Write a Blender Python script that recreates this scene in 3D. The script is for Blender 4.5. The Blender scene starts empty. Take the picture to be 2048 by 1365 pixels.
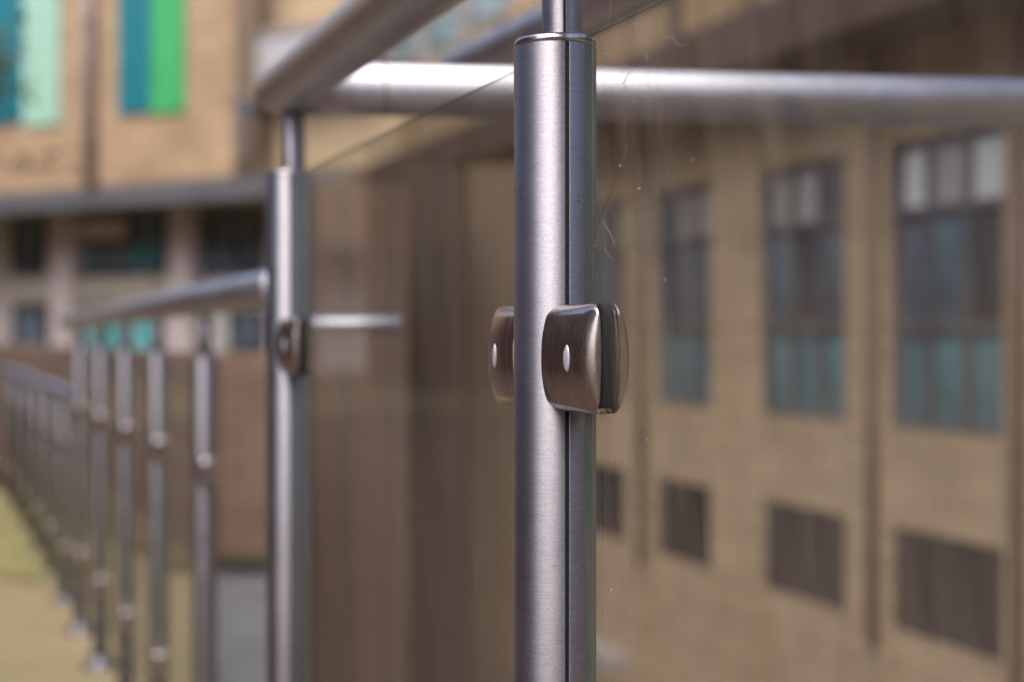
import bpy, bmesh, math, random
from mathutils import Vector, Matrix
random.seed(7)
S = bpy.context.scene
COL = S.collection
R = math.radians

# ------------------------------------------------------------ camera, sky, sun, exposure
F = 2844.0                      # focal length in photo pixels (50 mm on 36 mm)
cd = bpy.data.cameras.new("camera"); cam = bpy.data.objects.new("camera", cd); COL.objects.link(cam)
cam.location = (0, 0, 1.0); cam.rotation_euler = (R(90), 0, 0)
cd.lens = 50; cd.sensor_width = 36; cd.clip_start = 0.02; cd.clip_end = 500
cd.shift_y = -19.5 / 2048
cd.dof.use_dof = True; cd.dof.focus_distance = 0.795; cd.dof.aperture_fstop = 3.8
cd.dof.aperture_blades = 9
S.camera = cam
w = bpy.data.worlds.new("World"); S.world = w; w.use_nodes = True
nt = w.node_tree
bg = nt.nodes["Background"]; sky = nt.nodes.new("ShaderNodeTexSky")
sky.sky_type = 'NISHITA'; sky.sun_disc = False
SUN_EL, SUN_AZ = 52, 200
sky.sun_elevation = R(SUN_EL); sky.sun_rotation = R(SUN_AZ)
sky.air_density = 1.0; sky.dust_density = 4.0; sky.ozone_density = 1.2
hs = nt.nodes.new('ShaderNodeHueSaturation'); hs.inputs['Saturation'].default_value = .9
nt.links.new(sky.outputs[0], hs.inputs['Color']); nt.links.new(hs.outputs[0], bg.inputs[0]); bg.inputs[1].default_value = 0.15
sd = bpy.data.lights.new("sun", 'SUN'); sun = bpy.data.objects.new("sun", sd); COL.objects.link(sun)
sd.energy = 0.6; sd.angle = R(60); sd.color = (1, .97, .93)
az = R(SUN_AZ); el = R(SUN_EL)
dirv = Vector((math.sin(az) * math.cos(el), math.cos(az) * math.cos(el), math.sin(el)))
sun.rotation_euler = dirv.to_track_quat('Z', 'Y').to_euler()
S.view_settings.view_transform = 'Standard'; S.view_settings.look = 'None'
S.view_settings.exposure = 1.0; S.view_settings.gamma = 1; S.view_settings.use_curve_mapping = False
S.render.engine = 'CYCLES'
S.cycles.use_denoising = True
S.cycles.max_bounces = 10; S.cycles.transparent_max_bounces = 24; S.cycles.glossy_bounces = 6
S.cycles.caustics_reflective = False

# ------------------------------------------------------------ materials
def newmat(name):
    m = bpy.data.materials.new(name); m.use_nodes = True
    n = m.node_tree; n.nodes.clear()
    out = n.nodes.new("ShaderNodeOutputMaterial")
    return m, n, out
def P(n, col=(.5, .5, .5), rough=.6, metal=0.0):
    b = n.nodes.new("ShaderNodeBsdfPrincipled")
    b.inputs["Base Color"].default_value = (*col, 1)
    b.inputs["Roughness"].default_value = rough; b.inputs["Metallic"].default_value = metal
    return b
def coords(n, scale=(1, 1, 1), swz=None):
    tc = n.nodes.new("ShaderNodeTexCoord"); src = tc.outputs["Object"]
    if swz:
        sp = n.nodes.new("ShaderNodeSeparateXYZ"); cb = n.nodes.new("ShaderNodeCombineXYZ")
        n.links.new(src, sp.inputs[0])
        for i, a in enumerate(swz): n.links.new(sp.outputs['XYZ'.index(a)], cb.inputs[i])
        src = cb.outputs[0]
    mp = n.nodes.new("ShaderNodeMapping"); mp.inputs["Scale"].default_value = scale
    n.links.new(src, mp.inputs[0]); return mp.outputs[0]
def noise(n, vec, scale, detail=4, rough=.55):
    t = n.nodes.new("ShaderNodeTexNoise"); t.inputs["Scale"].default_value = scale
    t.inputs["Detail"].default_value = detail; t.inputs["Roughness"].default_value = rough
    n.links.new(vec, t.inputs["Vector"]); return t.outputs["Fac"]
def ramp(n, fac, stops):
    r = n.nodes.new("ShaderNodeValToRGB"); e = r.color_ramp.elements
    while len(e) < len(stops): e.new(.5)
    for k, (p, c) in enumerate(stops):
        e[k].position = p; e[k].color = (*c, 1) if len(c) == 3 else c
    n.links.new(fac, r.inputs[0]); return r.outputs[0]
def bump(n, h, strength, dist, bsdf):
    b = n.nodes.new("ShaderNodeBump"); b.inputs["Strength"].default_value = strength
    b.inputs["Distance"].default_value = dist
    n.links.new(h, b.inputs["Height"]); n.links.new(b.outputs[0], bsdf.inputs["Normal"])
def maprange(n, v, a, b):
    m = n.nodes.new("ShaderNodeMapRange"); n.links.new(v, m.inputs[0])
    m.inputs[3].default_value = a; m.inputs[4].default_value = b; return m.outputs[0]

def steel(name, base, rough, aniso, brush):
    """stainless steel; local Z is the tube's axis, brushed round the tube"""
    m, n, out = newmat(name); b = P(n, base, rough, 1.0)
    v = coords(n, (1, 1, 1)); fine = noise(n, coords(n, brush), 300, 3, .7)
    mott = noise(n, v, 22, 5, .6)
    c = ramp(n, mott, [(.25, tuple(x * .86 for x in base)), (.75, tuple(min(1, x * 1.06) for x in base))])
    sp = noise(n, v, 900, 2, .8)
    mx = n.nodes.new("ShaderNodeMix"); mx.data_type = 'RGBA'; mx.blend_type = 'MULTIPLY'; mx.inputs[0].default_value = 1
    n.links.new(c, mx.inputs[6]); n.links.new(ramp(n, sp, [(.3, (.80, .80, .80)), (.7, (1.1, 1.1, 1.1))]), mx.inputs[7])
    m3 = n.nodes.new("ShaderNodeMix"); m3.data_type = 'RGBA'; m3.blend_type = 'MULTIPLY'; m3.inputs[0].default_value = 1
    n.links.new(mx.outputs[2], m3.inputs[6]); n.links.new(ramp(n, fine, [(.3, (.84, .84, .84)), (.7, (1.08, 1.08, 1.08))]), m3.inputs[7])
    n.links.new(m3.outputs[2], b.inputs["Base Color"])
    add = n.nodes.new("ShaderNodeMath"); add.operation = 'ADD'
    n.links.new(maprange(n, fine, -.05, .05), add.inputs[0]); n.links.new(maprange(n, mott, rough - .07, rough + .07), add.inputs[1])
    n.links.new(add.outputs[0], b.inputs["Roughness"])
    if aniso:
        tg = n.nodes.new("ShaderNodeTangent"); tg.direction_type = 'RADIAL'; tg.axis = 'Z'
        n.links.new(tg.outputs[0], b.inputs["Tangent"])
        b.inputs["Anisotropic"].default_value = aniso
        b.inputs["Anisotropic Rotation"].default_value = ROT
    h = n.nodes.new("ShaderNodeMath"); h.operation = 'ADD'
    n.links.new(fine, h.inputs[0]); n.links.new(sp, h.inputs[1])
    bump(n, h.outputs[0], .10, .00035, b)
    n.links.new(b.outputs[0], out.inputs[0]); return m
M = {}
ROT = .25
M['tube'] = steel("brushed_steel", (.335, .325, .365), .50, .76, (.25, .25, 6))
M['rail'] = steel("rail_steel", (.56, .56, .61), .42, .0, (1, 1, .3))
M['cap'] = steel("cap_steel", (.50, .475, .50), .26, 0, (1, 1, 1))
M['clamp'] = steel("clamp_steel", (.52, .465, .45), .25, 0, (1, 1, .12))

m, n, out = newmat("badge"); b = P(n, (.50, .50, .58), .35, .3); n.links.new(b.outputs[0], out.inputs[0]); M['badge'] = b and m
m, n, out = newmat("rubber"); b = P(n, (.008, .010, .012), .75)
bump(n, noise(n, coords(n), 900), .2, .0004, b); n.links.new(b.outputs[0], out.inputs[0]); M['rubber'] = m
m, n, out = newmat("silk"); b = P(n, (.26, .23, .19), .6); n.links.new(b.outputs[0], out.inputs[0]); M['silk'] = m
m, n, out = newmat("silk_dark"); b = P(n, (.10, .075, .05), .8); n.links.new(b.outputs[0], out.inputs[0]); M['grime'] = m
m, n, out = newmat("rust"); b = P(n, (.13, .05, .02), .9)
bump(n, noise(n, coords(n), 2500), .8, .0005, b); n.links.new(b.outputs[0], out.inputs[0]); M['rust'] = m

def glass(name, tint, dust, reflect_smear=3.4):
    """window glass: clear sheet with fresnel reflection, dusted with dried rain streaks, plus slanted smears standing in for reflections"""
    m, n, out = newmat(name)
    tr = n.nodes.new("ShaderNodeBsdfTransparent"); tr.inputs[0].default_value = (*tint, 1)
    gl = n.nodes.new("ShaderNodeBsdfGlossy"); gl.inputs["Roughness"].default_value = .015
    fr = n.nodes.new("ShaderNodeFresnel"); fr.inputs[0].default_value = 1.45
    mx = n.nodes.new("ShaderNodeMixShader")
    fm = n.nodes.new("ShaderNodeMath"); fm.operation = 'MULTIPLY'; fm.inputs[1].default_value = .34
    n.links.new(fr.outputs[0], fm.inputs[0]); n.links.new(fm.outputs[0], mx.inputs[0])
    n.links.new(tr.outputs[0], mx.inputs[1]); n.links.new(gl.outputs[0], mx.inputs[2])
    df = n.nodes.new("ShaderNodeBsdfDiffuse"); df.inputs[0].default_value = (.42, .36, .30, 1)
    v = coords(n, (9, 9, .5)); v2 = coords(n)
    a = noise(n, v, 6, 5, .6); s = noise(n, v2, 420, 2, .5); big = noise(n, v2, 5, 3, .5)
    v0 = coords(n); rr_ = n.nodes.new("ShaderNodeMapping"); rr_.inputs["Rotation"].default_value = (0, R(-17), 0); n.links.new(v0, rr_.inputs[0])
    v3 = n.nodes.new("ShaderNodeMapping"); v3.inputs["Scale"].default_value = (8, 8, 1.0); n.links.new(rr_.outputs[0], v3.inputs[0])
    sm = noise(n, v3.outputs[0], 3, 3, .6)  # slanted dust smears, also painting in the glass's diagonal reflections
    dm = ramp(n, a, [(.36, (dust * .5,) * 3), (.50, (dust * .9,) * 3), (.68, (dust * 1.7,) * 3)])
    spk = ramp(n, s, [(.74, (0, 0, 0)), (.80, (.35, .35, .35))])
    ad = n.nodes.new("ShaderNodeMath"); ad.operation = 'ADD'
    ml = n.nodes.new("ShaderNodeMath"); ml.operation = 'MULTIPLY'
    mm = n.nodes.new("ShaderNodeMath"); mm.operation = 'MULTIPLY'
    n.links.new(maprange(n, big, .5, 1.5), mm.inputs[0]); n.links.new(ramp(n, sm, [(.42, (.4,) * 3), (.62, (reflect_smear,) * 3)]), mm.inputs[1])
    n.links.new(mm.outputs[0], ml.inputs[0]); n.links.new(dm, ml.inputs[1])
    n.links.new(ml.outputs[0], ad.inputs[0]); n.links.new(spk, ad.inputs[1])
    m2 = n.nodes.new("ShaderNodeMixShader"); n.links.new(ad.outputs[0], m2.inputs[0])
    n.links.new(mx.outputs[0], m2.inputs[1]); n.links.new(df.outputs[0], m2.inputs[2])
    n.links.new(m2.outputs[0], out.inputs[0]); return m
M['glass'] = glass("balustrade_glass", (.975, .98, .975), .026)
M['glass_smoky'] = glass("smoky_balustrade_glass", (.90, .905, .90), .022, 1.5)
m, n, out = newmat("glass_edge")
tr = n.nodes.new("ShaderNodeBsdfTransparent"); tr.inputs[0].default_value = (.55, .66, .62, 1)
b = P(n, (.10, .15, .14), .2); mx = n.nodes.new("ShaderNodeMixShader"); mx.inputs[0].default_value = .55
n.links.new(tr.outputs[0], mx.inputs[1]); n.links.new(b.outputs[0], mx.inputs[2]); n.links.new(mx.outputs[0], out.inputs[0])
M['glass_edge'] = m

def brick(name, c1, c2, mortar, swz='XZY'):
    m, n, out = newmat(name); b = P(n, c1, .88)
    v = coords(n, (1, 1, 1), swz)
    t = n.nodes.new("ShaderNodeTexBrick"); n.links.new(v, t.inputs["Vector"])
    t.inputs["Color1"].default_value = (*c1, 1); t.inputs["Color2"].default_value = (*c2, 1)
    t.inputs["Mortar"].default_value = (*mortar, 1); t.inputs["Scale"].default_value = 1
    t.inputs["Brick Width"].default_value = .225; t.inputs["Row Height"].default_value = .075
    t.inputs["Mortar Size"].default_value = .006; t.inputs["Bias"].default_value = -.1
    g = noise(n, coords(n), 1.3, 6, .65)
    mx = n.nodes.new("ShaderNodeMix"); mx.data_type = 'RGBA'; mx.blend_type = 'MULTIPLY'; mx.inputs[0].default_value = 1
    n.links.new(t.outputs["Color"], mx.inputs[6]); n.links.new(ramp(n, g, [(.3, (.74, .72, .70)), (.7, (1.1, 1.1, 1.1))]), mx.inputs[7])
    g2 = noise(n, coords(n, (.3, .3, 5)), 2.2, 4, .6); m3 = n.nodes.new("ShaderNodeMix"); m3.data_type = 'RGBA'; m3.blend_type = 'MULTIPLY'; m3.inputs[0].default_value = 1
    n.links.new(mx.outputs[2], m3.inputs[6]); n.links.new(ramp(n, g2, [(.32, (.82, .80, .78)), (.68, (1.12, 1.12, 1.12))]), m3.inputs[7])
    n.links.new(m3.outputs[2], b.inputs["Base Color"])
    bump(n, t.outputs["Fac"], -.4, .006, b)
    n.links.new(b.outputs[0], out.inputs[0]); return m
M['brick_beige'] = brick("beige_brick", (.48, .335, .205), (.39, .265, .16), (.36, .29, .23))
M['brick_ochre'] = brick("ochre_brick", (.57, .43, .27), (.49, .365, .225), (.41, .34, .26))
M['brick_low'] = brick("dull_brown_brick", (.20, .135, .10), (.16, .105, .08), (.17, .13, .105))
M['brick_brown'] = brick("brown_brick", (.30, .155, .10), (.23, .12, .08), (.20, .13, .095))
def plain(name, col, rough=.6, var=.15, scale=3, stretch=(1, 1, 1), metal=0):
    m, n, out = newmat(name); b = P(n, col, rough, metal)
    g = noise(n, coords(n, stretch), scale, 6, .6)
    n.links.new(ramp(n, g, [(.3, tuple(x * (1 - var) for x in col)), (.7, tuple(x * (1 + var) for x in col))]), b.inputs["Base Color"])
    n.links.new(b.outputs[0], out.inputs[0]); return m
M['teal'] = plain("teal_panel", (.006, .16, .21), .5, .1)
M['mint'] = plain("mint_panel", (.33, .55, .44), .5, .06)
M['green'] = plain("green_panel", (.05, .38, .12), .5, .08)
M['turq'] = plain("turquoise_panel", (.10, .42, .46), .45, .1)
M['mauve'] = plain("mauve_render", (.45, .40, .43), .7, .12)
M['pale'] = plain("pale_stone", (.36, .33, .30), .7, .12)
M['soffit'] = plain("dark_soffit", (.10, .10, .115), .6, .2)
M['frame'] = plain("dark_frame", (.045, .045, .05), .4, .2)
M['frame_grey'] = plain('grey_frame', (.11, .11, .115), .5, .15)
M['greypanel'] = plain("grey_panel", (.42, .42, .45), .45, .08)
M['darkbrown'] = plain("dark_brown_cladding", (.075, .05, .038), .7, .35, 2.5, (4, 4, .4))
M['timber'] = plain("weathered_timber", (.17, .11, .08), .7, .25, 3, (5, 5, .5))
M['timber2'] = plain("weathered_timber_greyer", (.12, .088, .07), .7, .25, 3, (5, 5, .5))
M['ochre_wood'] = plain('ochre_wood', (.38, .27, .16), .7, .3, 2)
M['ochre_board'] = plain('ochre_board', (.20, .145, .09), .7, .25, 3, (5, 5, .5))
M['mesh'] = plain("vent_slats", (.012, .011, .011), .6, .2)
M['pipe'] = plain("downpipe_grey", (.30, .25, .25), .5, .08)
M['pave'] = plain("grey_paving", (.16, .155, .15), .85, .2, 4)
M['added_ground'] = plain('added_ground_brown', (.12, .07, .048), .9, .3, 12)  # colour of the dark ground added out of view
M['grass'] = plain('grass_patch', (.26, .235, .09), .95, .5, 9)
M['bark'] = plain("bark", (.07, .05, .035), .9, .3, 20)
M['leaf'] = plain("leaf", (.06, .085, .035), .5, .4, 30)
m, n, out = newmat("path_earth"); b = P(n, (.40, .30, .16), .95)
g = noise(n, coords(n), .9, 6, .6); f2 = noise(n, coords(n), 60, 4, .6)
n.links.new(ramp(n, g, [(.34, (.36, .275, .15)), (.52, (.30, .24, .125)), (.72, (.23, .205, .085))]), b.inputs["Base Color"])
bump(n, f2, .5, .02, b); n.links.new(b.outputs[0], out.inputs[0]); M['earth'] = m
def pane(name, col, rough=.06):
    m, n, out = newmat(name); b = P(n, col, rough); b.inputs["IOR"].default_value = 1.52
    g = noise(n, coords(n), 1.2, 3)
    n.links.new(ramp(n, g, [(.35, tuple(x * .5 for x in col)), (.65, tuple(x * 1.5 for x in col))]), b.inputs["Base Color"])
    n.links.new(b.outputs[0], out.inputs[0]); return m
M['pane'] = pane("window_pane", (.10, .135, .19))
M['pane_sky'] = pane("bluish_pane", (.17, .23, .24), .1)
M['pane_grey'] = pane('blue_grey_pane', (.10, .15, .19), .15)
M['blue_pane'] = pane('turquoise_pane', (.11, .24, .28), .25)
M['white'] = plain('white_reflection', (.75, .78, .8), .5, .05)  # white colour stands in for bright sky reflections in the top panes
M['blind'] = plain("blue_blind", (.05, .15, .20), .6, .2)

# ------------------------------------------------------------ helpers
def link(name, me, parent=None, loc=(0, 0, 0), rot=None):
    o = bpy.data.objects.new(name, me); COL.objects.link(o)
    o.location = loc
    if rot is not None: o.rotation_euler = rot
    if parent: o.parent = parent
    return o
def thing(name, label, cat, loc=(0, 0, 0), rz=0, group=None):
    o = link(name, None, None, loc, (0, 0, rz)); o['label'] = label; o['category'] = cat
    if group: o['group'] = group
    o.empty_display_size = .1
    return o
def mesh_from(bm, name, mats, smooth=False):
    me = bpy.data.meshes.new(name); bmesh.ops.recalc_face_normals(bm, faces=bm.faces)
    bm.to_mesh(me); bm.free()
    for m_ in (mats if isinstance(mats, (list, tuple)) else [mats]): me.materials.append(M[m_])
    if smooth:
        for p in me.polygons: p.use_smooth = True
    return me
def bx(bm, x0, x1, y0, y1, z0, z1, bev=0):
    r = bmesh.ops.create_cube(bm, size=1.0)
    for v in r['verts']:
        v.co = Vector(((x0 + x1) / 2 + v.co.x * (x1 - x0), (y0 + y1) / 2 + v.co.y * (y1 - y0), (z0 + z1) / 2 + v.co.z * (z1 - z0)))
    if bev:
        es = list({e for v in r['verts'] for e in v.link_edges})
        bmesh.ops.bevel(bm, geom=es, offset=bev, segments=2, profile=.5, affect='EDGES')
def box(name, mat, parent, x0, x1, y0, y1, z0, z1, bev=0, label=None):
    bm = bmesh.new(); bx(bm, 0, x1 - x0, 0, y1 - y0, 0, z1 - z0, bev)
    o = link(name, mesh_from(bm, name, mat), parent, (x0, y0, z0))
    if label: o['label'] = label
    return o
def lathe(prof, seg=96, reflection_groove=None):
    """prof: (radius, z) list, revolved about local Z"""
    bm = bmesh.new(); rings = []
    angs = [2 * math.pi * k / seg for k in range(seg)]
    if reflection_groove:
        ga, gw, gd = reflection_groove
        angs = sorted([a_ for a_ in angs if abs((a_ - ga + math.pi) % (2 * math.pi) - math.pi) > gw * 1.3] + [(ga + gw * q_ / 8) % (2 * math.pi) for q_ in range(-9, 10)])
    def dep(a_):
        if not reflection_groove: return 0
        q_ = abs((a_ - ga + math.pi) % (2 * math.pi) - math.pi) / gw
        return gd * max(0, 1 - q_ ** 3) if q_ < 1 else 0
    seg = len(angs)
    for r, z in prof:
        if r < 1e-7: rings.append([bm.verts.new((0, 0, z))])
        else: rings.append([bm.verts.new(((r - dep(a_)) * math.cos(a_), (r - dep(a_)) * math.sin(a_), z)) for a_ in angs])
    for a, b_ in zip(rings, rings[1:]):
        for k in range(seg):
            k2 = (k + 1) % seg
            if len(a) == 1 and len(b_) > 1: bm.faces.new((a[0], b_[k], b_[k2]))
            elif len(b_) == 1 and len(a) > 1: bm.faces.new((a[k], b_[0], a[k2]))
            elif len(a) > 1: bm.faces.new((a[k], b_[k], b_[k2], a[k2]))
    return bm
def lathe_obj(name, prof, mat, parent, loc=(0, 0, 0), rot=None, seg=96, reflection_groove=None):
    me = mesh_from(lathe(prof, seg, reflection_groove), name, mat, True)
    if reflection_groove:                        # added slot, painted dark inside, stands in for a dark reflected line
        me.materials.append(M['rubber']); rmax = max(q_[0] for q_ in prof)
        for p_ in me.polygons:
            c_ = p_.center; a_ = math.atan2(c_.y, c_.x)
            if abs((a_ - reflection_groove[0] + math.pi) % (2 * math.pi) - math.pi) < reflection_groove[1] * .80 and len(p_.vertices) == 4 and abs(p_.normal.z) < .5: p_.material_index = 1
    o = link(name, me, parent, loc, rot)
    return o
def tube_between(name, p, q, r, mat, parent, seg=64, wall_cap=True):
    """a straight tube whose local Z runs from p to q, ends slightly rounded"""
    p = Vector(p); q = Vector(q); d = q - p; L = d.length; e = min(r * .12, .002)
    o = lathe_obj(name, [(0, 0), (r - e, 0), (r, e), (r, L - e), (r - e, L), (0, L)], mat, parent, p, d.to_track_quat('Z', 'Y').to_euler(), seg)
    return o
def strand(name, pts, r, mat, parent=None):
    cu = bpy.data.curves.new(name, 'CURVE'); cu.dimensions = '3D'; cu.bevel_depth = r; cu.bevel_resolution = 1
    sp = cu.splines.new('POLY'); sp.points.add(len(pts) - 1)
    for k, p_ in enumerate(pts): sp.points[k].co = (*p_, 1)
    tmp = bpy.data.objects.new("tmp", cu); COL.objects.link(tmp)
    dg = bpy.context.evaluated_depsgraph_get(); me = bpy.data.meshes.new_from_object(tmp.evaluated_get(dg))
    bpy.data.objects.remove(tmp); bpy.data.curves.remove(cu)
    me.materials.clear(); me.materials.append(M[mat])
    return link(name, me, parent)
def copy_tree(o, parent=None):
    c = o.copy(); COL.objects.link(c); c.parent = parent
    for ch in list(o.children): copy_tree(ch, c)
    return c

# ------------------------------------------------------------ frames of reference
P1 = Vector((.0251, .83, 0)); P2 = Vector((-.238, 1.521, 0))
U = (P2 - P1).normalized(); SP = (P2 - P1).length
N = Vector((-U.y, U.x, 0))           # towards the camera's side of the glass
N = -N if N.x > 0 else N
TH = math.atan2(U.y, U.x)            # local x = U, local y = N
def plane_hit(px, p0, d):
    k = (px - 1024) / F              # X = k Y
    # p0 + t d :  p0x + t dx = k (p0y + t dy)
    t = (k * p0.y - p0.x) / (d.x - k * d.y)
    return t, p0.y + t * d.y
def hz(py, Y): return 1.0 + (663 - py) / F * Y

# ------------------------------------------------------------ setting: ground
def sheet(name, pts, z, mat, label):
    bm = bmesh.new(); bm.faces.new([bm.verts.new((x, y, 0)) for x, y in pts])
    o = link(name, mesh_from(bm, name, mat), None, (0, 0, z)); o['kind'] = 'structure'; o['label'] = label
    return o
LOW = -2.4
sheet("ground", [(-250, -250), (250, -250), (250, 250), (-250, 250)], LOW, 'pave', "grey lower yard beside the raised terrace")
def edge_pt(Y, n_): return (P2 + U * ((Y - P2.y) / U.y) - N * n_)
def slab(name, pts, z0, z1, mat, label):
    bm = bmesh.new(); lo = [bm.verts.new((x, y, z0)) for x, y in pts]; hi = [bm.verts.new((x, y, z1)) for x, y in pts]
    bm.faces.new(hi); bm.faces.new(lo[::-1])
    for k in range(len(pts)):
        k2 = (k + 1) % len(pts); bm.faces.new((lo[k], lo[k2], hi[k2], hi[k]))
    o = link(name, mesh_from(bm, name, mat)); o['kind'] = 'structure'; o['label'] = label; return o
ea, eb = edge_pt(-30, .52), edge_pt(3.9, .52)
slab("terrace", [(ea.x, ea.y), (eb.x, eb.y), (-.93, 6.0), (-3.2, 30), (-60, 60), (-60, -40)], LOW + .001, 0, 'earth', "raised terrace of beige earth and thin grass under the railings")
sheet("pavement", [(p_.x, p_.y) for p_ in (edge_pt(-30, .50), edge_pt(3.9, .50), Vector((-.90, 5.72, 0)), Vector((-1.25, 5.72, 0)), edge_pt(3.9, .28), edge_pt(-30, .28))], .004, 'pave', "grey paving strip along the glass balustrade")

sheet("added_dark_ground", [(p_[0], p_[1]) for p_ in (edge_pt(-30, .26), edge_pt(2.3, .26), edge_pt(2.4, .02), (-1.32, 2.9), (-6.1, 14.0), (-10, 15), (-14, 5), (-14, -30))], .006, 'added_ground', "dark brown ground sheet added out of view, darkens the reflection in the clamp")  # unseen dark ground, added so the steel mirrors brown
bm = bmesh.new(); vs = []
for k in range(40):
    a_ = 2 * math.pi * k / 40; q_ = 1 + .15 * math.sin(3 * a_) + .1 * math.sin(5 * a_ + 1)
    vs.append(bm.verts.new((.42 * q_ * math.cos(a_), 1.5 * q_ * math.sin(a_), 0)))
bm.faces.new(vs); o = link("grass", mesh_from(bm, "grass", 'grass'), None, (-2.55, 7.2, .011), (0, 0, R(22))); o['kind'] = 'structure'; o['label'] = "small patch of yellow green grass at the left edge"

# ------------------------------------------------------------ left facade with coloured panels
G0 = Vector((-5.34, 20, 0)); GD = Vector((-1.673, 1, 0)).normalized()
gb = thing("brick_building", "beige brick building with teal, mint and green upright panels over a dark recessed ground floor", "building", G0, math.atan2(GD.y, GD.x))
GN = Vector((-GD.y, GD.x, 0)) 
def g(px, py=None, yo=0.0):
    t, Y = plane_hit(px, G0 + GN * yo, GD)
    return t if py is None else (t, hz(py, Y))
def gbox(name, mat, pxa, pxb, pya, pyb, y0, y1, bev=0, label=None):
    ta, tb = g(pxa, None, y1), g(pxb, None, y1); mid = (pxa + pxb) / 2
    za, zb = g(mid, pya, y1)[1], g(mid, pyb, y1)[1]
    return box(name, mat, gb, min(ta, tb), max(ta, tb), y0, y1, min(za, zb), max(za, zb), bev, label)
zs = g(265, 368)[1]                   # underside of the upper wall
xl, xr = 30, g(468)
box("wall", 'brick_beige', gb, xr, xl, -.5, 0, zs, 12.5, label="pale beige brick upper wall")
box("wall", 'brick_ochre', gb, g(1400), xr + 3, -1.3, -.9, zs, 12.5, label="ochre brick wall set back")
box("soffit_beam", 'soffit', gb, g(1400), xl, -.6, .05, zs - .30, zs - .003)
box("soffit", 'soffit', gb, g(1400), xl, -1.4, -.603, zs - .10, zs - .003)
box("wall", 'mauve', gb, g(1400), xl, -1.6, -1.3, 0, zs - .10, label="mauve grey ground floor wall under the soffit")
gbox("sill_band", 'pale', 25, 345, 554, 604, -1.3, -1.15, .01)
def gwin(pxa, pxb, pya, pyb, y, pane_mat='pane', mull=1, bars=0, frame='frame'):
    ta, tb = sorted((g(pxa, None, y), g(pxb, None, y))); mid = (pxa + pxb) / 2
    z1, z0 = g(mid, pya, y)[1], g(mid, pyb, y)[1]; fr = .06
    bm = bmesh.new()
    bx(bm, 0, tb - ta, 0, .1, 0, fr); bx(bm, 0, tb - ta, 0, .1, z1 - z0 - fr, z1 - z0)
    bx(bm, 0, fr, .003, .097, fr, z1 - z0 - fr); bx(bm, tb - ta - fr, tb - ta, .003, .097, fr, z1 - z0 - fr)
    for k in range(mull):
        c = (tb - ta) * (k + 1) / (mull + 1); bx(bm, c - .025, c + .025, .006, .094, fr, z1 - z0 - fr)
    for k in range(bars):
        c = (z1 - z0) * (k + 1) / (bars + 1); bx(bm, fr, tb - ta - fr, .009, .09, c - .025, c + .025)
    wn = link("window", mesh_from(bm, "window", frame), gb, (ta, y, z0))
    box("pane", pane_mat, wn, fr * .5, tb - ta - fr * .5, .04, .05, fr * .5, z1 - z0 - fr * .5)
    return wn, ta, tb, z0, z1
# coloured panels beside the tall windows (upper wall)
def panel(mat, pxa, pxb, pya, pyb, label):
    o = gbox("wall_panel", mat, pxa, pxb, pya, pyb, .002, .05, .008, label); return o
panel('teal', -60, 44, -260, 248, "teal panel at the left edge")
panel('mint', 45, 118, -260, 252, "mint green panel")
panel('teal', 236, 301, -260, 226, "deep teal panel")
panel('green', 302, 368, -260, 226, "bright green panel")
# downpipes
def gpipe(px, pya, pyb, r):
    t, Y = plane_hit(px, G0, GD)
    o = lathe_obj("downpipe", [(0, 0), (r, 0), (r, hz(pya, Y) - hz(pyb, Y)), (0, hz(pya, Y) - hz(pyb, Y))], 'pipe', gb, (t, r + .03, hz(pyb, Y)), None, 24)
    for f in (.1, .5, .9):
        link("pipe_bracket", o.data, o) if False else lathe_obj("pipe_bracket", [(r, 0), (r + .015, 0), (r + .015, .06), (r, .06)], 'frame', o, (0, 0, (hz(pya, Y) - hz(pyb, Y)) * f), None, 24)
gpipe(190, -260, 372, .085)
gpipe(489, 190, 350, .05)
gbox("pipe_hopper", 'soffit', 472, 500, 205, 235, .003, .18, .01)
# grey balcony panel and the bluish windows above the handrail
gbox("balcony_panel", 'greypanel', 485, 735, 62, 182, -.55, -.45, .01)
gbox("balcony_top_rail", 'pipe', 478, 740, 50, 62, -.58, -.42, .01)
for a, b_ in ((700, 770), (772, 850), (852, 935), (937, 1030)):
    gwin(a, b_, -60, 128, -.9, 'pane_sky', 0, 1, 'pipe')
# recessed ground floor: columns, windows, turquoise panels
for a, b_ in ((98, 142), (336, 380), (545, 585)):
    gbox("column", 'mauve', a, b_, 405, 720, -1.3, -1.0, .02)
gwin(32, 92, 428, 546, -1.3, 'pane', 0)
gwin(154, 334, 428, 548, -1.3, 'pane', 2, 1)
gwin(384, 528, 428, 548, -1.3, 'pane', 2, 1)
gwin(600, 760, 428, 560, -1.3, 'pane', 2, 1)
gbox("blind", 'blind', 262, 322, 478, 540, -1.21, -1.18)
gbox("blind", 'mauve', 160, 250, 440, 480, -1.21, -1.18, 0, "grey blind")
gwin(34, 98, 612, 745, -1.3, 'pane', 0)
for a, b_ in ((178, 214), (222, 252), (266, 314), (376, 410)):
    gbox("spandrel_panel", 'turq', a, b_, 622, 705, -1.3, -1.22, .005, "turquoise panel under the windows")
gbox("spandrel_panel", 'greypanel', 428, 462, 622, 705, -1.3, -1.22, .005, "pale grey panel under the windows")
gwin(466, 532, 622, 702, -1.3, 'pane', 0)

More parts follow.
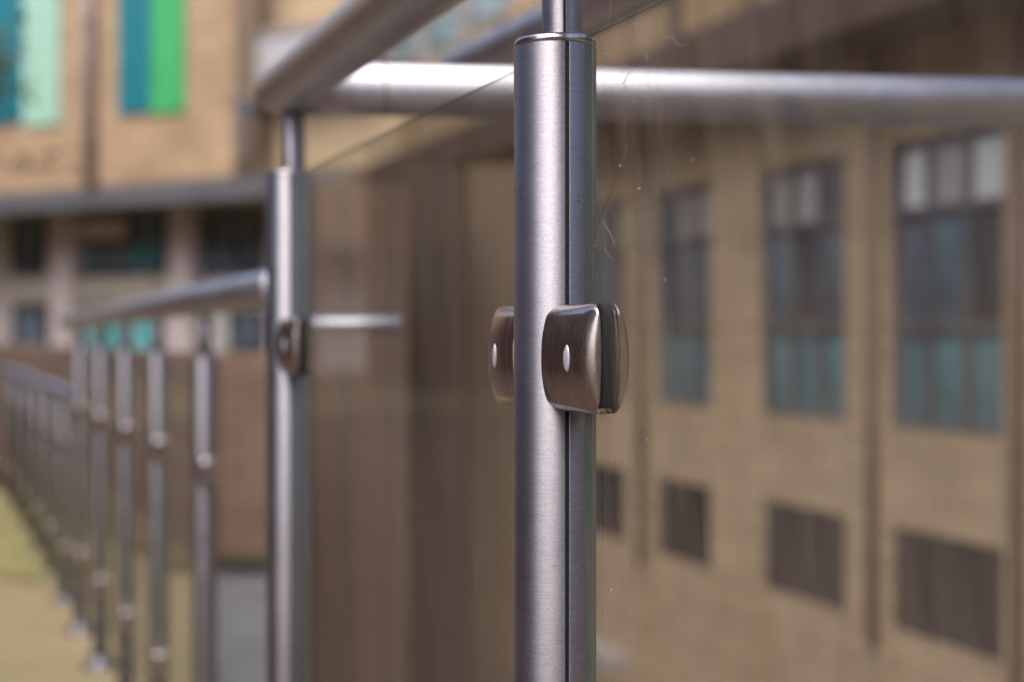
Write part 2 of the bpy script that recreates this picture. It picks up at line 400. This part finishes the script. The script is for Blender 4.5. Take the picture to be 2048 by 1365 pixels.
# ------------------------------------------------------------ right facade, parallel to the balustrade
R0 = Vector((2.52, 7.3, 0))
rb = thing("brick_annexe", "ochre brick building with narrow dark windows and square vents behind the glass", "building", R0, TH)
def r_(px): return plane_hit(px, R0, U)
def rz(px, py): return hz(py, r_(px)[1])
Z_lo = 0.0
bays = [(1770, 2005), (1515, 1690), (1305, 1420), (1205, 1250)]
zt_w, zm_w, zb_w = rz(1890, 262), rz(1890, 655), rz(1890, 868)
zt_v, zb_v = rz(1890, 1078), rz(1890, 1300)
pitch = (r_(1515)[0] - r_(1770)[0]); wid = r_(1770)[0] - r_(2005)[0]
t0 = r_(2005)[0]
print("annexe: pitch %.2f width %.2f t0 %.2f  z: %.2f %.2f %.2f  vents %.2f %.2f Yright %.2f" % (pitch, wid, t0, zt_w, zm_w, zb_w, zt_v, zb_v, r_(2005)[1]))
nb = 8; first = -2
zbase = LOW + .01
starts = [r_(2005)[0] + k * pitch for k in (-2, -1)] + [r_(b_)[0] for a, b_ in bays[:3]] + [r_(1250)[0]] 
ends = [s + wid for s in starts[:2]] + [r_(a)[0] for a, b_ in bays[:3]] + [r_(1250)[0] + wid * .92] 
ztop = zt_w + .55
tL, tR = ends[-1] + 6.5, starts[0] - 16
edges = [tR] + [e for s, t_ in zip(starts, ends) for e in (s, t_)] + [tL]
for k in range(0, len(edges), 2):      # brick piers between the bays
    box("brick_pier", 'brick_ochre', rb, edges[k], edges[k + 1], -.35, 0, zbase, ztop, .006)
for i, (s, t_) in enumerate(zip(starts, ends)):
    box("spandrel_wall", 'brick_ochre', rb, s + .002, t_ - .002, -.33, -.04, zt_v, zb_w)
    box("plinth_wall", 'brick_ochre', rb, s + .002, t_ - .002, -.33, -.04, zbase, zb_v)
    box("header_wall", 'brick_ochre', rb, s + .002, t_ - .002, -.33, -.04, zt_w, ztop)
    wd = t_ - s
    bm = bmesh.new(); H = zt_w - zb_w; fr = .045
    for (x0, x1) in ((0, fr), (wd - fr, wd), (wd * .35 - .02, wd * .35 + .02), (wd * .68 - .02, wd * .68 + .02)): bx(bm, x0, x1, 0, .08, 0, H)
    for zc in (0, H - fr, (zm_w - zb_w) - fr / 2, H * .74): bx(bm, .001, wd - .001, .003, .077, zc, zc + fr)
    wn = link("window", mesh_from(bm, "window", 'frame_grey'), rb, (s, -.13, zb_w))
    cuts = [fr, wd * .35, wd * .68, wd - fr]
    for j in range(3):
        lo = 'blue_pane' if (j + i) % 3 != 1 else 'blind'
        o = box("pane", lo if i < 5 else 'blind', wn, cuts[j] + .025, cuts[j + 1] - .025, .02, .04, .05, zm_w - zb_w - .03)
        box("pane", ('pane', 'frame', 'pane_grey')[(j + 2 * i) % 3], wn, cuts[j] + .022, cuts[j + 1] - .022, .02, .04, zm_w - zb_w + .03, H * .74 - .003)
        box("pane", ('pane', 'mauve', 'pale')[(j + i) % 3] if i != 2 else ('white', 'mauve', 'white')[j], wn, cuts[j] + .022, cuts[j + 1] - .022, .02, .04, H * .74 + .048, H - .05)
    vt = box("vent", 'frame', rb, s + .01, t_ - .01, -.15, -.11, zb_v + .003, zt_v - .003)
    hgt = zt_v - zb_v; ns = 9
    me = None
    for j in range(ns):
        if me is None:
            q = box("slat", 'mesh', vt, .01, t_ - s - .03, .045, .085, .02, .02 + hgt / ns * .7); me = q.data
        else: q = link("slat", me, vt, (.01, .045, .02))
        q.location.z = .02 + j * (hgt - .03) / ns
        q.rotation_euler = (R(-18), 0, 0)
box("fascia", 'darkbrown', rb, tR, tL, -.35, .5, ztop + .002, ztop + .35, .01)
box("upper_wall", 'darkbrown', rb, tR, tL, -.6, -.36, ztop + .35, ztop + 1.7)
# timber fins above the fascia
for px_ in (1755, 2046, 1290):
    tp = r_(px_)[0]
    p_ = lathe_obj("downpipe", [(0, 0), (.035, 0), (.035, ztop - zb_v + .4), (0, ztop - zb_v + .4)], 'timber', rb, (tp, .04, zb_v - .4 + .3), None, 20)
me = None; k = 0; x = tR + .2
while x < tL - .2:
    if me is None:
        q = box("timber_fin", 'ochre_wood', rb, x, x + .16, -.358, -.12, ztop + .352, ztop + 1.6); me = q.data
    else: q = link("timber_fin", me, rb, (x, -.358, ztop + .352))
    x += .62 + .25 * math.sin(k * 2.3); k += 1

# lean fin: pale ledge at the foot of the annexe
ed = thing("stone_ledge", "pale concrete ledge at the foot of the ochre building, bottom right of the near post", "ledge", (0, 0, 0))
ta, Ya = r_(1290)
lp = R0 + U * ta + N * .55
lz = hz(1290, lp.y)
o = box("ledge_slab", 'pale', ed, -.9, .75, -.11, .11, -.12, 0, .01); o.rotation_euler = (0, 0, TH); o.location = lp + Vector((0, 0, lz)) - U * .9
o.data.transform(Matrix.Translation((0, 0, 0)))

# ------------------------------------------------------------ timber screens behind the glass
ts = thing("timber_screen", "tall brown timber board screen behind the far post and its glass", "screen", (0, 0, 0))
def fr_box(parent, name, mat, pxa, pxb, Y, pya, pyb, th, bev=.004, z0=None):
    xa, xb = (pxa - 1024) / F * Y, (pxb - 1024) / F * Y
    za, zb = hz(pya, Y), (hz(pyb, Y) if z0 is None else z0)
    return box(name, mat, parent, xa, xb, Y, Y + th, zb, za, bev)
px = 600; k = 0
while px < 800:
    wpx = 27 + 6 * math.sin(k * 1.7)
    fr_box(ts, "board", 'timber' if k % 3 else 'timber2', px, px + wpx - 2, 6.4 + .015 * (k % 2), 372, 0, .03, .004, LOW + .01)
    px += wpx; k += 1
fr_box(ts, "back_rail", 'darkbrown', 598, 800, 6.45, 500, 530, .05)
# the low wall further left, running away from the camera
bf = thing("board_fence", "ochre brown board fence between the dark pillar and the sharp near post", "fence", (0, 0, 0))
for k in range(4):
    fr_box(bf, "board", 'ochre_board', 936 + k * 28, 962 + k * 28, 7.6 + .012 * (k % 2), 330, 0, .03, .004, LOW + .01)
dc = thing("dark_pillar", "dark brown clad pillar between the timber screen and the ochre building", "pillar", (0, 0, 0))
fr_box(dc, "shaft", 'darkbrown', 806, 932, 6.9, 340, 0, .4, .01, LOW + .3)
box("base", 'pave', dc, (798 - 1024) / F * 6.9, (940 - 1024) / F * 6.9, 6.85, 7.35, LOW + .005, LOW + .298, .01)
lw = thing("low_wall", "low brown brick wall with a dark foot, between the thin railing posts and the far post", "wall", (0, 0, 0))
fr_box(lw, "wall_face", 'brick_low', 436, 596, 5.75, 708, 0, .2, .01, .09)
wa, wb = Vector((-1.195, 5.85, 0)), Vector((-4.2, 11.0, 0)); wd_ = wb - wa
o = box("wall_face", 'brick_low', lw, 0, wd_.length, -.2, 0, .09, .915, .01); o.location = (wa.x, wa.y, .09); o.rotation_euler = (0, 0, math.atan2(wd_.y, wd_.x))
fr_box(lw, "plinth", 'soffit', 436, 596, 5.73, 1165, 1190, .22, .003, .02)

# ------------------------------------------------------------ building beside the camera, unseen ones added behind it (mirrored in the steel)
def block(name, label, cat, p, rz_, length, depth, height, wall, n_win, floors=2):
    t = thing(name, label, cat, p, rz_)
    box("wall", wall, t, 0, length, -depth, 0, 0, height)
    bm = bmesh.new(); ww = length / n_win * .45
    bx(bm, 0, ww, 0, .03, 0, 1.3); me = mesh_from(bm, "window", 'pane')
    for f in range(floors):
        for k in range(n_win):
            link("window", me, t, (length * (k + .5) / n_win - ww / 2, .001, 1.3 + f * 3.0))
    box("coping", 'pale', t, -.05, length + .05, -depth - .05, .05, height + .002, height + .12)
    return t
lp0 = Vector((-4.2, -9, 0))
bl = block("brown_building", "brown brick building running along the left, mirrored in the steel tubes", "building", lp0 + U * 36, TH + math.pi, 30, 6, 7.4, 'brick_brown', 10)

dt = thing("added_tower", "dark clad slender tower behind the camera, a thin dark line mirrored in the post", "tower", (7.0, -9.8, LOW), R(35))  # tower added to put a dark line into the post's reflection
box("added_tower_shaft", 'frame', dt, -.65, .65, -.65, .65, 0, 23, .03)
box("added_tower_cap", 'darkbrown', dt, -.7, .7, -.7, .7, 23.002, 23.3, .02)
bb = block("added_pale_building", "added pale beige building far behind the camera, unseen, softens the highlight in the steel tubes", "building", Vector((14, -26, 0)), math.pi, 34, 8, 13, 'brick_beige', 9, 3)  # block added to soften the bright highlight on the steel
bb.rotation_euler.z = 0; bb.location.x = -14

# ------------------------------------------------------------ near glass balustrade
RP = .0241
bal = thing("glass_balustrade", "stainless steel balustrade with the sharp near post, glass panels and round handrail", "balustrade", (0, 0, 0))
HT = 1.170; HG = 1.163; HR = 1.262
STO = -.0046                          # the thin stem stands a little off the post's centre
def make_post(p, seg=128):
    top = HT
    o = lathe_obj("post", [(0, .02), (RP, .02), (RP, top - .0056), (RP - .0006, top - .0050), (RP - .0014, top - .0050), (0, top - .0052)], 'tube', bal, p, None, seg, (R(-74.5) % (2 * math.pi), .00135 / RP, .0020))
    lathe_obj("cap", [(0, top - .0051), (RP - .0012, top - .0051), (RP - .0004, top - .0047), (RP - .0001, top - .0035), (RP - .0004, top - .0013), (RP - .0018, top), (RP - .006, top + .0002), (0, top + .0004)], 'cap', o, (0, 0, 0), None, seg)
    s = N * STO
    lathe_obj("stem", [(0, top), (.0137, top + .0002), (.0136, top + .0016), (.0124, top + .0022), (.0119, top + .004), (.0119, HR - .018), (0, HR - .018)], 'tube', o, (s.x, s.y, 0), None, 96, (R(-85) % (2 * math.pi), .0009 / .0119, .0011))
    lathe_obj("base_plate", [(0, 0), (.05, 0), (.05, .018), (.047, .021), (0, .021)], 'cap', o, (0, 0, .02), None, 64)
    return o
P0 = P1 - U * SP
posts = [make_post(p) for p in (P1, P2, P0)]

# clamp: two domed shells, rubber gasket, oval badge. local x runs away from the post, y across the glass
CH = .0302; X0, X1 = .019, .0685; G_HALF = .0041
def shell_mesh(side):
    bm = bmesh.new(); na, nbb = 56, 64
    def sp(k, n_): 
        u_ = k / n_; return .5 - .5 * math.cos(math.pi * u_)
    rc = .007; re = .0065; grid = []
    for i in range(na + 1):
        row = []
        for j in range(nbb + 1):
            a = sp(i, na); b_ = 2 * sp(j, nbb) - 1
            xend = X1 - .0022 * b_ * b_
            x = X0 + (xend - X0) * a; z = CH * b_
            # flatten onto rounded outline at the outer end
            cx, cz = xend - rc, CH - rc
            dx, dz = x - cx, abs(z) - cz
            if dx > 0 and dz > 0:
                L = math.hypot(dx, dz)
                if L > rc: dx, dz = dx / L * rc, dz / L * rc
                x = cx + dx; z = math.copysign(cz + dz, z)
                e = max(0, min(rc - math.hypot(dx, dz), (xend - x) * .62))
            else:
                e = min((xend - x) * .62, CH - abs(z))
            f = 1 if e >= re else math.sqrt(max(0, 1 - (1 - e / re) ** 2))
            s = (x - X0) / (X1 - X0)
            th = .0178 - .0062 * s ** 2 - .0060 * abs(b_) ** 2.4
            y = G_HALF + .0002 + .0012 + (th - G_HALF - .0014) * f
            gx = .0305
            y -= .0006 * math.exp(-((x - gx) / .00028) ** 2)
            row.append(bm.verts.new((x, side * y, z)))
        grid.append(row)
    for i in range(na):
        for j in range(nbb):
            try: bm.faces.new((grid[i][j], grid[i + 1][j], grid[i + 1][j + 1], grid[i][j + 1]))
            except ValueError: pass
    # flat back towards the glass
    rim = [grid[i][0] for i in range(na + 1)] + [grid[na][j] for j in range(1, nbb + 1)] + [grid[i][nbb] for i in range(na - 1, -1, -1)] + [grid[0][j] for j in range(nbb - 1, 0, -1)]
    inner = [bm.verts.new((v.co.x, side * (G_HALF + .0002), v.co.z)) for v in rim]
    for k in range(len(rim)):
        k2 = (k + 1) % len(rim)
        bm.faces.new((rim[k], rim[k2], inner[k2], inner[k]))
    bm.faces.new(inner)
    bmesh.ops.remove_doubles(bm, verts=bm.verts, dist=1e-6)
    me = mesh_from(bm, "clamp_shell", 'clamp', True)
    return me
def shell_surface(x, z, side=1):
    s = (x - X0) / (X1 - X0); b_ = z / CH
    return side * (.0178 - .0062 * s ** 2 - .0060 * abs(b_) ** 2.4)
shellL, shellR = shell_mesh(1), shell_mesh(-1)
def badge_mesh(side):
    bm = bmesh.new(); c = bm.verts.new((.0475, shell_surface(.0475, 0, side) + side * .0008, 0)); rings = []
    for rr, up in ((.8, .0007), (1.0, .0001), (1.0, -.0012)):
        ring = []
        for k in range(48):
            a = 2 * math.pi * k / 48
            ex = .0029 * math.copysign(abs(math.cos(a)) ** 1.25, math.cos(a)) * rr; ez = .0076 * math.sin(a) * rr
            x = .0475 + ex; ring.append(bm.verts.new((x, shell_surface(x, ez, side) + side * up, ez)))
        rings.append(ring)
    for k in range(48):
        k2 = (k + 1) % 48; bm.faces.new((c, rings[0][k], rings[0][k2]))
        for a_, b_ in zip(rings, rings[1:]): bm.faces.new((a_[k], b_[k], b_[k2], a_[k2]))
    return mesh_from(bm, "badge", 'badge', True)
badgeL = badge_mesh(1); badgeR = badge_mesh(-1)
def gasket_mesh():
    bm = bmesh.new(); n_ = 40; pts = [(X0, -CH + .0006)]
    rc = .007
    for k in range(n_ + 1):
        b_ = -1 + 2 * k / n_; z = (CH - .0004) * b_; xe = X1 + .0028 - .0022 * b_ * b_
        dz = abs(z) - (CH - rc)
        if dz > 0: xe = xe - rc + math.sqrt(max(0, rc * rc - dz * dz))
        pts.append((xe, z))
    pts.append((X0, CH - .0006))
    lo = [bm.verts.new((x, -G_HALF - .0001, z)) for x, z in pts]; hi = [bm.verts.new((x, G_HALF + .0001, z)) for x, z in pts]
    bm.faces.new(lo); bm.faces.new(hi[::-1])
    for k in range(len(pts)):
        k2 = (k + 1) % len(pts); bm.faces.new((lo[k], lo[k2], hi[k2], hi[k]))
    return mesh_from(bm, "gasket", 'rubber')
gask = gasket_mesh()
def make_clamp(p, z, ang, wide=False):
    c = link("glass_clamp", None, bal, (p.x, p.y, z), (0, 0, ang)); c.empty_display_size = .03
    link("clamp_shell", shellL, c); link("clamp_shell", shellR, c); link("gasket", gask, c)
    link("badge", badgeL, c); link("badge", badgeR, c)
    if wide:
        for o_ in list(c.children)[:]:
            if o_.data in (shellL, badgeL): o_.scale = (1, 1.22, 1)
    return c
CZ = .985
NEAR = TH + math.pi
for p, both in ((P1, True), (P2, False), (P0, False)):
    for z in (CZ, .35):
        make_clamp(p, z, NEAR + (R(3) if p is P1 else 0), p is P1)
        if p is not P2: make_clamp(p, z, TH + (R(6.5) if p is P1 else 0))
# glass panels
def glass_panel(pa, pb, ga, gbb, z0, z1, parent, half=.0024, mat='glass'):
    d = (pb - pa); L = d.length - ga - gbb; dn = d.normalized(); st = pa + dn * ga
    bm = bmesh.new(); bx(bm, 0, L, -half, half, 0, z1 - z0, .0008)
    me = mesh_from(bm, "glass_panel", [mat, 'glass_edge'])
    for p_ in me.polygons: p_.material_index = 0 if abs(p_.normal.y) > .9 else 1
    return link("glass_panel", me, parent, (st.x, st.y, z0), (0, 0, math.atan2(dn.y, dn.x)))
glass_panel(P0, P1, .045, .048, .12, HG, bal)
glass_panel(P1, P2, .048, .045, .12, HG, bal, .0024, 'glass_smoky')
# handrail along the posts, mitred at the far corner, and the level rail to the right
RR = .028
C2 = P2 + Vector((0, 0, HR)) + U * .012
C0 = P0 - U * .5 + Vector((0, 0, HR))
CR = Vector((1.35, 1.70, HR - .006))
def mitred(name, a, b_, cut_n, parent):
    """tube from a to b_, the b_ end cut by the plane through b_ with normal cut_n"""
    d = (b_ - a); L = d.length; q = d.to_track_quat('Z', 'Y'); qi = q.inverted(); cn = qi @ cut_n
    bm = bmesh.new(); seg = 96; v0 = []; v1 = []
    for k in range(seg):
        an = 2 * math.pi * k / seg; x, y = RR * math.cos(an), RR * math.sin(an)
        v0.append(bm.verts.new((x, y, 0))); v1.append(bm.verts.new((x, y, L - (cn.x * x + cn.y * y) / cn.z)))
    for k in range(seg):
        k2 = (k + 1) % seg; bm.faces.new((v0[k], v0[k2], v1[k2], v1[k]))
    bm.faces.new(v0); bm.faces.new(v1)
    me = mesh_from(bm, name, 'rail', True)
    for p_ in me.polygons:
        if len(p_.vertices) > 4: p_.use_smooth = False
    return link(name, me, parent, a, q.to_euler())
d1 = (C2 - C0).normalized(); d2 = (CR - C2).normalized()
cut = (d1 + d2).normalized()
cutn = (d1 + d2).normalized()
mitred("handrail", C0, C2, cutn, bal)
mitred("handrail", CR, C2, cutn, bal)
J = C2 + d2 * .105
lathe_obj("rail_joint", [(RR - .001, 0), (RR + .0004, 0), (RR + .0004, .0016), (RR - .001, .0016)], 'grime', bal, J, d2.to_track_quat('Z', 'Y').to_euler(), 96)
sh = thing("stair_handrail", "broad blurred steel handrail climbing behind the horizontal rail at the top centre", "handrail", (0, 0, 0))
def ray(px, py, Y): return Vector(((px - 1024) / F * Y, Y, hz(py, Y)))
hA, hB = ray(915, 150, 2.15), ray(1560, -165, 1.78)
hB = hA + (hB - hA) * 2.1
tube_between("rail_tube", hA, hB, .036, 'rail', sh, 64)
tube_between("rail_stem", (hB.x - .02, hB.y, LOW), hB - Vector((.02, 0, .03)), .02, 'tube', sh, 32)
# short crossbar added behind the far panel, standing in for a rail's reflection
t_a = Vector(((612 - 1024) / F * 1.95, 1.95, 1.0 + (663 - 650) / F * 1.95)); t_b = Vector(((803 - 1024) / F * 1.95, 1.95, t_a.z))
tube_between("reflection_bar", t_a, t_b, .0125, 'rail', bal, 32)
# far end support for the right-hand rail, outside the picture
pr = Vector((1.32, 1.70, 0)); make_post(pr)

# small marks on the near post and the glass
def on_post(px, py, r=RP):
    """point on the near post's camera side under a photo pixel"""
    k = (px - 1024) / F; best = None
    d = Vector((k, 1, (663 - py) / F)); o = Vector((0, 0, 1.0)); dx, dy = d.x, d.y
    a = dx * dx + dy * dy; b_ = -2 * (dx * P1.x + dy * P1.y); c = P1.x ** 2 + P1.y ** 2 - r * r
    t = (-b_ - math.sqrt(max(0, b_ * b_ - 4 * a * c))) / (2 * a); return o + d * t
def on_glass(px, py, off=.0028):
    p0 = P1 + N * off; t, Y = plane_hit(px, p0, U); return Vector(((px - 1024) / F * Y, Y, hz(py, Y)))
def speck(name, p, r, mat, parent, k=3):
    bm = bmesh.new(); bmesh.ops.create_icosphere(bm, subdivisions=2, radius=r)
    for v in bm.verts: v.co *= 1 + random.uniform(-.35, .35)
    return link(name, mesh_from(bm, name, mat, True), parent, p)
p1o = posts[0]
def local(o, p): return p - o.location
for (x, y, r) in ((1041, 391, .0006), (1040, 381, .0004), (1157, 402, .0005), (1156, 392, .0003), (1044, 398, .0003)):
    speck("dirt_speck", local(p1o, on_post(x, y)), r, 'grime', p1o)
for (x, y, r) in ((1127, 77, .0011), (1131, 76, .0009), (1137, 75.5, .0008)):
    pp = on_post(x, y, RP - .001); speck("rust_spot", local(p1o, pp), r, 'rust', p1o)
def path(pts, sub=7, jit=.7):
    out_ = []
    for (a, b_) in zip(pts, pts[1:]):
        for k in range(sub):
            f = k / sub; out_.append((a[0] + (b_[0] - a[0]) * f + random.uniform(-jit, jit), a[1] + (b_[1] - a[1]) * f + random.uniform(-jit, jit)))
    out_.append(pts[-1]); return out_
web = thing("cobweb", "fine cobweb threads and dried marks clinging to the near glass right of the sharp post", "cobweb", (0, 0, 0))
for pts, r, mt in (
    ([(1223, -6), (1221, 20), (1216, 48)], .00014, 'silk'),
    ([(1308, 78), (1320, 73), (1335, 76), (1346, 74), (1354, 88), (1366, 94), (1378, 88)], .00016, 'silk'),
    ([(1272, 45), (1276, 68), (1281, 80)], .00016, 'silk'),
    ([(1290, 108), (1295, 122)], .00016, 'silk'),
    ([(1252, 160), (1246, 168), (1250, 178)], .00016, 'silk'),
    ([(1257, 146), (1251, 162)], .00013, 'silk'),
    ([(1243, 312), (1253, 298)], .0001, 'silk'),
    ([(1237, 338), (1232, 360), (1222, 385), (1210, 410), (1203, 425), (1197, 450), (1193, 470)], .00014, 'grime'),
    ([(1255, 290), (1248, 318), (1240, 335)], .00016, 'silk'),
    ([(1205, 440), (1212, 455), (1222, 470), (1230, 490)], .00010, 'silk'),
    ([(1210, 500), (1218, 512), (1226, 520)], .0001, 'silk'),
    ([(1262, 500), (1270, 510), (1280, 522)], .0001, 'silk'),
    ([(1250, 160), (1262, 140), (1268, 120)], .0001, 'silk')):
    strand("thread", [on_glass(x, y) for x, y in path(pts)], r, mt, web)
for (x, y, r) in ((1278, 378, .0005), (1212, 108, .0005), (1190, 492, .0004), (1240, 332, .0004), (1295, 880, .0004), (1222, 1180, .0004), (1266, 205, .0003), (1330, 560, .0004), (1385, 320, .0004)):
    speck("dust_speck", on_glass(x, y), r, 'badge', web)
lint = thing("lint_tuft", "dark tuft of lint and moss caught under the near clamp's rubber", "lint", (0, 0, 0))
for k in range(34):
    x = random.gauss(1207, 7); y = 818; L = random.uniform(4, 16)
    q = on_glass(x, y, .003); q2 = on_glass(x + random.uniform(-6, 6), y + L, .0048 + random.uniform(0, .003)); mid = (q + q2) / 2 + Vector((random.uniform(-.001, .001), 0, random.uniform(-.001, .001)))
    strand("fibre", [q, mid, q2], .0001, 'grime' if k % 3 else 'silk', lint)

# ------------------------------------------------------------ long lower railing on the left
A = Vector((-.325, 1.87, 0)); B = Vector((-1.60, 5.1, 0)); D = (Vector((-1.21, 4.2, 0)) - Vector((-.59, 2.73, 0))).normalized()
rail = thing("post_railing", "long row of thin steel railing posts with clamps and a sloping handrail on the left", "railing", (0, 0, 0))
Q0 = Vector((-.59, 2.73, 0))
def on_line(Y): return Q0 + D * ((Y - Q0.y) / D.y)
pz = on_line(2.17); pe = on_line(5.15)
tube_between("handrail", (pz.x, pz.y, 1.066), (pe.x, pe.y, 1.035), .030, 'rail', rail, 48)
pe2 = on_line(4.75); pf = on_line(26)
tube_between("lower_handrail", (pe2.x, pe2.y, .775), (pf.x, pf.y, .775), .0235, 'rail', rail, 48)
def railing_post(seg=32):
    o = lathe_obj("railing_post", [(0, .02), (.0235, .02), (.0235, .945), (.021, .95), (0, .951)], 'tube', rail, (0, 0, 0), None, 48)
    lathe_obj("stem", [(0, .95), (.0145, .95), (.0145, 1.03), (0, 1.03)], 'tube', o, (0, 0, 0), None, 24)
    lathe_obj("base_plate", [(0, 0), (.052, 0), (.052, .008), (.049, .011), (.026, .012), (.025, .03), (0, .03)], 'tube', o, (0, 0, .0), None, 32)
    for z in (.735, .25):
        c = link("clamp", shellR, o, (0, 0, z), (0, 0, TH + math.pi)); c.data = cl_small; 
    return o
bm = bmesh.new(); bx(bm, -.005, .052, -.016, .016, -.027, .027, .008)
bx(bm, -.052, -.005, -.016, .016, -.027, .027, .008)
cl_small = mesh_from(bm, "clamp", 'clamp', True)
proto = railing_post()
Ys = [2.73, 3.25, 3.74, 4.24, 4.74, 5.25, 5.8, 6.4, 7.05, 7.75, 8.5, 9.3, 10.2, 11.2, 12.3, 13.5, 14.9, 16.4, 18, 20]
for i, Y in enumerate(Ys):
    if i == 0: o = proto
    else: o = copy_tree(proto, rail)
    p_ = on_line(Y); o.location = (p_.x, p_.y, 0)
    if Y > 5.2:
        for ch in list(o.children):
            if ch.name.startswith("stem"): bpy.data.objects.remove(ch)
        o.scale = (1, 1, .80)
for a, b_ in zip(Ys[:8], Ys[1:8]):
    glass_panel(on_line(a), on_line(b_), .04, .04, .15, .90 if b_ < 5.3 else .74, rail, .003)

# ------------------------------------------------------------ shrub twigs at the left edge
tr_ = thing("shrub", "dark leafy twigs hanging in front of the teal panel at the left edge", "shrub", (0, 0, 0))
rnd = random.Random(3)
def pt(px, py, Y): return Vector(((px - 1024) / F * Y, Y, hz(py, Y)))
stem = [pt(-260, 900, 4.6), pt(-200, 500, 4.8), pt(-90, 300, 5.0), pt(-30, 210, 5.1), pt(10, 130, 5.2)]
strand("branch", [Vector((stem[0].x, stem[0].y, 0))] + stem, .012, 'bark', tr_)
strand("branch", [pt(-90, 300, 5.0), pt(20, 330, 5.1), pt(110, 335, 5.2)], .004, 'bark', tr_)
bm = bmesh.new()
def leaf(bm, c, s):
    a = Vector((rnd.uniform(-1, 1), rnd.uniform(-1, 1), rnd.uniform(-1, 1))).normalized(); b_ = a.orthogonal().normalized(); nn = a.cross(b_)
    vs = [c - a * s, c - a * s * .3 + b_ * s * .35, c + a * s * .4 + b_ * s * .3 + nn * s * .1, c + a * s, c + a * s * .4 - b_ * s * .3 + nn * s * .1, c - a * s * .3 - b_ * s * .35]
    bm.faces.new([bm.verts.new(v) for v in vs])
for k in range(150):
    c = pt(rnd.gauss(-5, 26), rnd.gauss(150, 55), 5.15 + rnd.uniform(-.15, .15)); leaf(bm, c, rnd.uniform(.014, .03))
for k in range(40):
    c = pt(rnd.gauss(80, 40), rnd.gauss(325, 22), 5.15 + rnd.uniform(-.1, .1)); leaf(bm, c, rnd.uniform(.01, .018))
for k in range(260):
    c = pt(rnd.gauss(-150, 50), rnd.gauss(380, 150), 4.9 + rnd.uniform(-.3, .3)); leaf(bm, c, rnd.uniform(.015, .03))
lf = link("leaves", mesh_from(bm, "leaves", 'leaf'), tr_); lf['kind'] = 'stuff'
